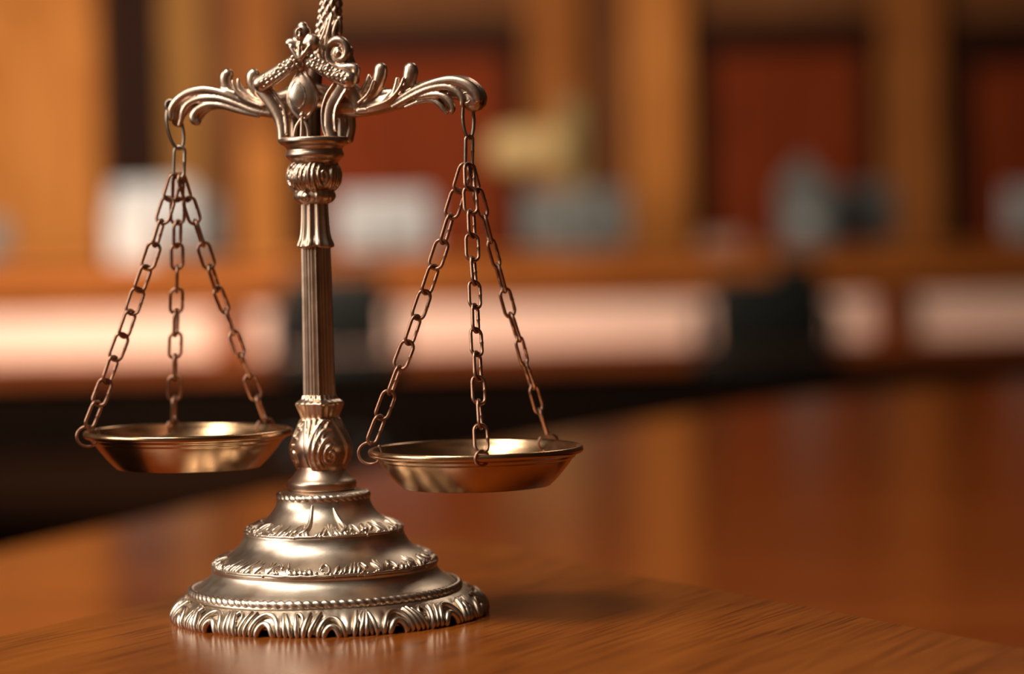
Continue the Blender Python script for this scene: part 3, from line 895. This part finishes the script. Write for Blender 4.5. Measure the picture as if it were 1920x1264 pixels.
GOLDW = wood('golden_pilaster_wood', (.30, .105, .022, 1), (.42, .155, .034, 1), (.54, .22, .055, 1), .7, 1.0, 0, 8, .05, .06, 'z')
BRNW = wood('brown_pilaster_wood', (.17, .055, .013, 1), (.25, .085, .02, 1), (.33, .12, .03, 1), .7, 1.0, 0, 8, .05, .06, 'z')
OLIVEW = wood('olive_brown_wood', (.17, .075, .018, 1), (.25, .115, .03, 1), (.33, .16, .045, 1), .7, 1.0, 0, 8, .05, .06, 'z')
REDW = wood('red_brown_door_wood', (.10, .016, .0035, 1), (.15, .024, .005, 1), (.20, .036, .008, 1), .7, 1.0, 0, 6, .05, .06, 'z')
BLKW = plain('dark_door_frame_wood', (0.020, .0065, .003, 1), .6, spec=.05)

def pilaster(i, x0, x1, mat, label, depth=.10, ytop=None):
    a = at(x0, 300, YW - depth); b = at(x1, 300, YW - depth); w = b.x - a.x
    zt_ = at(x0, ytop, YW - depth).z if ytop else 2.3
    mb = MB()
    mb.box((a.x, YW - depth, FLOOR + .12), (b.x, YW, zt_))
    mb.box((a.x - .02, YW - depth - .02, FLOOR), (b.x + .02, YW, FLOOR + .14))
    for f in (.18, .82):
        mb.box((a.x + w * f - .012, YW - depth - .012, FLOOR + .2), (a.x + w * f + .012, YW - depth + .01, zt_ - .1))
    tag(build('trim_%d' % i, mb, mat, shade=False, bevel=.006), label, 'pilaster', kind='structure')
pilaster(1, -140, 186, GOLDW, 'broad golden wood pilaster at the left edge')
pilaster(2, 305, 385, OLIVEW, 'narrow olive brown pilaster beside the dark opening', .06)
pilaster(3, 445, 530, BRNW, 'brown pilaster behind the column of the scale', .05)
pilaster(7, 452, 532, GOLDW, 'added golden block for the lit lower part of the pilaster behind the column', .14, 268)  # light on the lower pilaster imitated by an added golden block
pilaster(4, 990, 1095, BRNW, 'brown pilaster behind the yellow lamp', .10)
pilaster(5, 1185, 1292, GOLDW, 'golden pilaster left of the red brown door', .10)
pilaster(6, 1655, 1768, BRNW, 'reddish brown pilaster between two dark doors', .10)

def door(i, x0, x1, ytop, label, leaf, fw=.10):
    a = at(x0, ytop, YW - .06); b = at(x1, ytop, YW - .06)
    L, Rr, T = a.x, b.x, a.z
    mb = MB()
    mb.box((L, YW - .06, FLOOR), (L + fw, YW, T)); mb.box((Rr - fw, YW - .06, FLOOR), (Rr, YW, T)); mb.box((L, YW - .07, T - fw * 1.5), (Rr, YW, T))
    d = tag(build('door_%d' % i, mb, BLKW, shade=False, bevel=.008), label, 'door', kind='structure')
    mb = MB(); mb.box((L + fw, YW - .045, FLOOR + .01), (Rr - fw, YW - .005, T - fw * 1.5))
    w = Rr - L - 2 * fw
    for (u0, u1) in ((.06, .47), (.53, .94)):
        for (z0, z1) in ((FLOOR + .15, FLOOR + .8), (FLOOR + .95, T - fw * 1.5 - .12)):
            mb.box((L + fw + w * u0, YW - .06, z0), (L + fw + w * u1, YW - .04, z1))
    build('door_leaf', mb, leaf, d, shade=False, bevel=.012)
    mb = MB(); hx = L + fw + w * .5 + .06
    mb.sweep([Vector((hx, YW - .06, .25)), Vector((hx, YW - .10, .25)), Vector((hx, YW - .10, .13)), Vector((hx, YW - .06, .13))], [.009] * 4, n=8)
    build('door_handle', mb, BRASS, d)
door(1, 535, 990, 48, 'red brown double door behind the scale', REDW, .12)
door(2, 1294, 1655, 40, 'red brown door with a dark header, right of the golden pilaster', REDW, .12)
door(3, 1770, 2110, 40, 'dark red door at the right edge', REDW, .16)
door(4, 188, 305, -60, 'dark narrow doorway beside the broad golden pilaster', BLKW, .06)

# --- bench: lip, pale lit panels between piers, plinth darkened for shade; turned a little so its left end is nearer
YB = 10.9
BENCH_YAW = radians(4.0)
bench = empty('judges_bench', (0, YB, FLOOR), None, BENCH_YAW)
tag(bench, 'long orange wood bench with pale pink front panels across the blurred courtroom', 'bench')
BI = (Matrix.Translation((0, YB, FLOOR)) @ Matrix.Rotation(BENCH_YAW, 4, 'Z')).inverted()
NBE = Vector((-sin(BENCH_YAW), cos(BENCH_YAW), 0))
def bpt(px, py, off=0.0):
    p = on_plane(px, py, Vector((0, YB, 0)) + NBE * off, NBE); return BI @ p
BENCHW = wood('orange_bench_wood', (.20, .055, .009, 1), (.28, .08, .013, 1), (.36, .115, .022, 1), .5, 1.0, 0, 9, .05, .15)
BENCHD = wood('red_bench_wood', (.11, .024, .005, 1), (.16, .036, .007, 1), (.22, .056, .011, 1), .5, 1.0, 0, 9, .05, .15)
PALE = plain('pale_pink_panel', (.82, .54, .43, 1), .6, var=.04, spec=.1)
zt = bpt(960, 476).z; z_f = bpt(960, 545).z; z_l = bpt(960, 566).z; z_b = bpt(960, 655).z; z_r = bpt(960, 694).z
xl = bpt(-320, 600).x; xr = bpt(2250, 600).x
def bench_part(name, lo, hi, mat, bev=.01):
    mb = MB(); mb.box(lo, hi); return build(name, mb, mat, bench, shade=False, bevel=bev)
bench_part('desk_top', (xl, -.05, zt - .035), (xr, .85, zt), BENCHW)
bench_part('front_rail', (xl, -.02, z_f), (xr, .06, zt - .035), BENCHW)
bench_part('lip_shadow_strip', (xl, .02, z_l), (xr, .10, z_f), BENCHD)  # darker strip standing in for the shadow under the desk lip
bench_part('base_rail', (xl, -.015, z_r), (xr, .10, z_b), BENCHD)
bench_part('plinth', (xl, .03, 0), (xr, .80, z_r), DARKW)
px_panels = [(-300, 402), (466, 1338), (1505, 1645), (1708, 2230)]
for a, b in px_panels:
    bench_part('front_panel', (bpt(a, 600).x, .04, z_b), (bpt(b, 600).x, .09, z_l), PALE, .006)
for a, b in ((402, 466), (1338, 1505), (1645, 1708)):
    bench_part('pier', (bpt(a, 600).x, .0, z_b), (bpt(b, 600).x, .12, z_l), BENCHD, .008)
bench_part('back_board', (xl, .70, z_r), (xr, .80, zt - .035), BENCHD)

# --- monitors on the bench
GREY = plain('light_grey_plastic', (.27, .28, .285, 1), .5, var=.06, spec=.2)
SILVER = plain('silver_plastic', (.30, .31, .32, 1), .5, var=.05, spec=.2)
MIDG = plain('mid_grey_plastic', (.105, .112, .108, 1), .5, var=.08, spec=.2)
PAPER = plain('white_paper', (.40, .385, .375, 1), .8, var=.04)
BLACKP = plain('black_leather', (0.008, .009, .008, 1), .5, var=.2, spec=.15)
BLACKM = plain('black_metal', (.012, .012, .012, 1), .35, var=.2)
zdesk = zt + FLOOR                                         # world height of the bench top
def desk_y(off): return YB + off
def monitor(px, ytop, wpx, hpx, yaw, label, mat, off=.35):
    """seen from behind: slab back, bezel with screen away from us, neck and foot"""
    y = desk_y(off); base = at(px, 470, y); k = (base - CAM).dot(FWD) / F
    # bench yaw moves the top only in plan, height is constant
    w = wpx * k; h = hpx * k; zt_ = at(px, ytop, y).z
    e = empty('desktop_monitor', (base.x, y, zdesk), None, yaw)
    tag(e, label, 'monitor', 'grey monitors along the bench')
    zb = max(.03, zt_ - zdesk - h)
    mb = MB(); mb.box((-w / 2, -.02, zb), (w / 2, .02, zt_ - zdesk)); build('back_shell', mb, mat, e, shade=False, bevel=.012)
    mb = MB(); mb.box((-w * .3, -.045, zb + h * .2), (w * .3, -.018, zb + h * .75)); build('rear_housing', mb, mat, e, shade=False, bevel=.012)
    mb = MB(); mb.box((-w / 2 + .015, .018, zb + .015), (w / 2 - .015, .024, zt_ - zdesk - .015)); build('screen', mb, BLACKM, e, shade=False)
    mb = MB(); mb.box((-.03, -.05, .01), (.03, -.022, zb + h * .4)); build('neck', mb, MIDG, e, shade=False, bevel=.005)
    mb = MB(); mb.box((-w * .28, -.11, 0), (w * .28, .08, .015)); build('foot', mb, MIDG, e, shade=False, bevel=.005)
    return e
monitor(290, 345, 160, 125, radians(-8), 'palest grey monitor on the bench, left of the scale', SILVER, .42)
monitor(378, 372, 80, 100, radians(14), 'small mid grey monitor beside the palest monitor', MIDG, .50)
monitor(722, 362, 180, 108, radians(-4), 'light grey monitor just right of the column of the scale', GREY, .35)
monitor(1080, 355, 200, 115, radians(3), 'mid grey monitor below the yellow desk lamp', MIDG, .35)
monitor(1585, 345, 185, 125, radians(-3), 'mid grey monitor with an upright document box at its side', MIDG, .35)
monitor(1945, 350, 120, 115, radians(6), 'grey monitor cut off by the right edge of the photo', GREY, .35)
monitor(-28, 410, 90, 70, radians(0), 'grey monitor cut off by the left edge of the photo', MIDG, .35)

# upright document box with a peaked top beside the right-hand monitor
y = desk_y(.10)
a = at(1462, 475, y); b = at(1555, 475, y); tp = at(1505, 292, y); tl = at(1462, 345, y); tr = at(1555, 352, y)
e = empty('document_box', ((a.x + b.x) / 2, y, zdesk)); tag(e, 'grey peaked document box standing against the mid grey monitor', 'document box')
ox = (a.x + b.x) / 2
mb = MB(); out = [(a.x - ox, 0), (b.x - ox, 0), (tr.x - ox, tr.z - zdesk), (tp.x - ox, tp.z - zdesk), (tl.x - ox, tl.z - zdesk)]
mb.prism(out, -.05, .05); mb.v = [(p[0], p[2], p[1]) for p in mb.v]
build('body', mb, MIDG, e, shade=False, bevel=.006)
mb = MB(); mb.box((-.05, -.054, .08), (.05, -.049, .16)); build('label_plate', mb, GREY, e, shade=False)
def paper_stack(px, ytop, wpx, label, off, mat=PAPER):
    y = desk_y(off); c = at(px, ytop, y); k = (c - CAM).dot(FWD) / F; w = wpx * k; h = max(.03, c.z - zdesk)
    mb = MB(); n = max(3, int(h / .02)); rg = random.Random(int(px))
    for i in range(n):
        dx, dy = rg.uniform(-.006, .006), rg.uniform(-.006, .006)
        mb.box((-w / 2 + dx, -.09 + dy, h * i / n), (w / 2 + dx, .12 + dy, h * (i + .92) / n))
    o = build('paper_stack', mb, mat, shade=False); o.location = (c.x, y, zdesk); tag(o, label, 'paper stack', 'paper stacks on the bench'); return o
PINKP = plain('pinkish_paper', (.26, .145, .105, 1), .8, var=.05)
paper_stack(1352, 440, 74, 'pinkish paper stack above the black chair on the right', .12, PINKP)
paper_stack(252, 392, 88, 'white paper stack in front of the palest monitor', .05)

# yellow desk lamp
y = desk_y(.55)
c0 = at(1076, 475, y); tp = at(1076, 185, y); sl = at(918, 240, y); sr = at(1052, 322, y)
lamp = empty('desk_lamp', (c0.x, y, zdesk)); tag(lamp, 'pale yellow desk lamp rising behind the mid grey monitor', 'lamp')
OLIVE = plain('olive_brass', (.16, .10, .022, 1), .5, var=.1)
YEL = plain('pale_yellow_shade', (.33, .225, .085, 1), .6, var=.05)
mb = MB(); mb.revolve([(0, .09), (.012, .09), (.02, .03), (.03, .02)], 32, sub=1); build('base', mb, OLIVE, lamp)
mb = MB(); hh = tp.z - zdesk
mb.box((-.06, -.02, .02), (.06, .02, hh)); build('stem', mb, OLIVE, lamp, shade=False, bevel=.015)
mb = MB(); x0, x1 = sl.x - c0.x, sr.x - c0.x; zc = (sl.z + sr.z) / 2 - zdesk; hz = (sl.z - sr.z) / 2
mb.sweep([Vector((x0 + hz * .5, 0, zc)), Vector(((x0 + x1) / 2, 0, zc)), Vector((x1, 0, zc))], [(hz * .9, .06), (hz, .07), (hz, .07)], N=(0, 1, 0), n=20)
build('lamp_shade', mb, YEL, lamp)

# --- black chairs in front of the bench
def chair(px0, px1, ytop, ybot, y, label, yaw, head=None):
    a = at(px0, ytop, y); b = at(px1, ytop, y); bt = at(px0, ybot, y)
    cx_ = (a.x + b.x) / 2; w = b.x - a.x; zt_ = a.z - FLOOR; zb = bt.z - FLOOR
    e = empty('office_chair', (cx_, y, FLOOR), None, yaw); tag(e, label, 'chair', 'black chairs before the bench')
    mb = MB()
    mb.box((-w / 2, -.04, zb), (w / 2, .04, zt_)); o = build('backrest', mb, BLACKP, e, bevel=.03)
    if head:
        h = at(head[0], head[2], y); h2 = at(head[1], head[2], y)
        mb = MB(); mb.box((h.x - cx_, -.03, zt_ - .02), (h2.x - cx_, .03, h.z - FLOOR)); build('headrest', mb, BLACKP, e, bevel=.025)
    zs = zb - .02
    mb = MB(); mb.box((-w / 2 - .02, -.02, zs - .09), (w / 2 + .02, .45, zs)); build('seat', mb, BLACKP, e, bevel=.03)
    for s in (-1, 1):
        mb = MB(); x = s * (w / 2 + .04)
        mb.sweep([Vector((x, .03, zs - .05)), Vector((x, .03, zs + .14)), Vector((x, .10, zs + .18)), Vector((x, .33, zs + .18)), Vector((x, .38, zs + .12)), Vector((x, .38, zs - .05))], [.018] * 6, n=8)
        build('armrest', mb, BLACKM, e)
    mb = MB(); mb.revolve([(.08, .03), (zs - .08, .03)], 16, sub=1); mb.v = [(p[0], p[1] + .2, p[2]) for p in mb.v]; build('gas_column', mb, BLACKM, e)
    for k_ in range(5):
        a_ = 2 * pi * k_ / 5 + .3; mb = MB()
        mb.sweep([Vector((0, .2, .10)), Vector((.27 * cos(a_), .2 + .27 * sin(a_), .07))], [(.02, .02), (.014, .014)], n=8); lg = build('leg', mb, BLACKM, e)
        mb = MB(); mb.ball((.27 * cos(a_), .2 + .27 * sin(a_), .03), .03); build('caster', mb, BLACKM, lg)
    return e
chair(526, 724, 518, 660, 10.0, 'black office chair behind the column of the scale', 0)
chair(1332, 1550, 520, 656, 10.0, 'black office chair with a raised headrest, right of the scale', 0, (1450, 1530, 492))

# =================================================================== LIGHT
def area(name, loc, target, w, h, power, col):
    l = bpy.data.lights.new(name, 'AREA'); l.shape = 'RECTANGLE'; l.size = w; l.size_y = h; l.energy = power; l.color = col
    o = bpy.data.objects.new(name, l); COL.objects.link(o); o.location = loc
    d = Vector(target) - Vector(loc); o.rotation_euler = d.to_track_quat('-Z', 'Y').to_euler(); return o
area('side_softbox', (-2.2, -.7, 1.05), (0, 0, .12), 1.5, 1.2, 50, (1.0, .90, .80))  # unseen softbox standing in for the light from the left
area('overhead_softbox', (-.80, -.62, 1.9), (0, 0, .05), .75, .75, 44, (1.0, .91, .80))  # unseen overhead softbox added for broad highlights on the metal
area('counsel_fill_light', (1.0, 2.6, 2.2), (.9, 2.6, 0), 1.2, .6, 14, (1.0, .82, .66))  # unseen light added to brighten the counsel table
area('court_fill_light', (-1.9, 8.8, 1.7), (-.4, 11.8, .0), 3.0, .8, 275, (1.0, .82, .66))  # unseen area light added to light the bench and back wall

w = bpy.data.worlds.new('world'); sc.world = w; w.use_nodes = True
nt = w.node_tree; bg = nt.nodes['Background']
tc = nt.nodes.new('ShaderNodeTexCoord'); sp = nt.nodes.new('ShaderNodeSeparateXYZ'); nt.links.new(tc.outputs['Generated'], sp.inputs[0])
f = mathn(nt, 'MULTIPLY_ADD', sp.outputs[2], .5, .5)
skyc = ramp(nt, f, [(0.0, (.05, .02, .008, 1)), (.5, (.30, .15, .075, 1)), (.75, (.22, .13, .08, 1)), (1, (.30, .20, .13, 1))])
gx = mathn(nt, 'MULTIPLY_ADD', sp.outputs[0], -.5, .5)      # ambient dimmed towards the right to shade that side
nt.links.new(mixc(nt, 1.0, skyc, ramp(nt, gx, [(0.1, (.30, .27, .25, 1)), (.85, (1.25, 1.25, 1.25, 1))]), 'MULTIPLY'), bg.inputs[0])
bg.inputs[1].default_value = 0.30

vs = sc.view_settings
sc.display_settings.display_device = 'sRGB'
vs.view_transform = 'Standard'; vs.look = 'None'; vs.gamma = 1; vs.use_curve_mapping = False; vs.exposure = 0.0
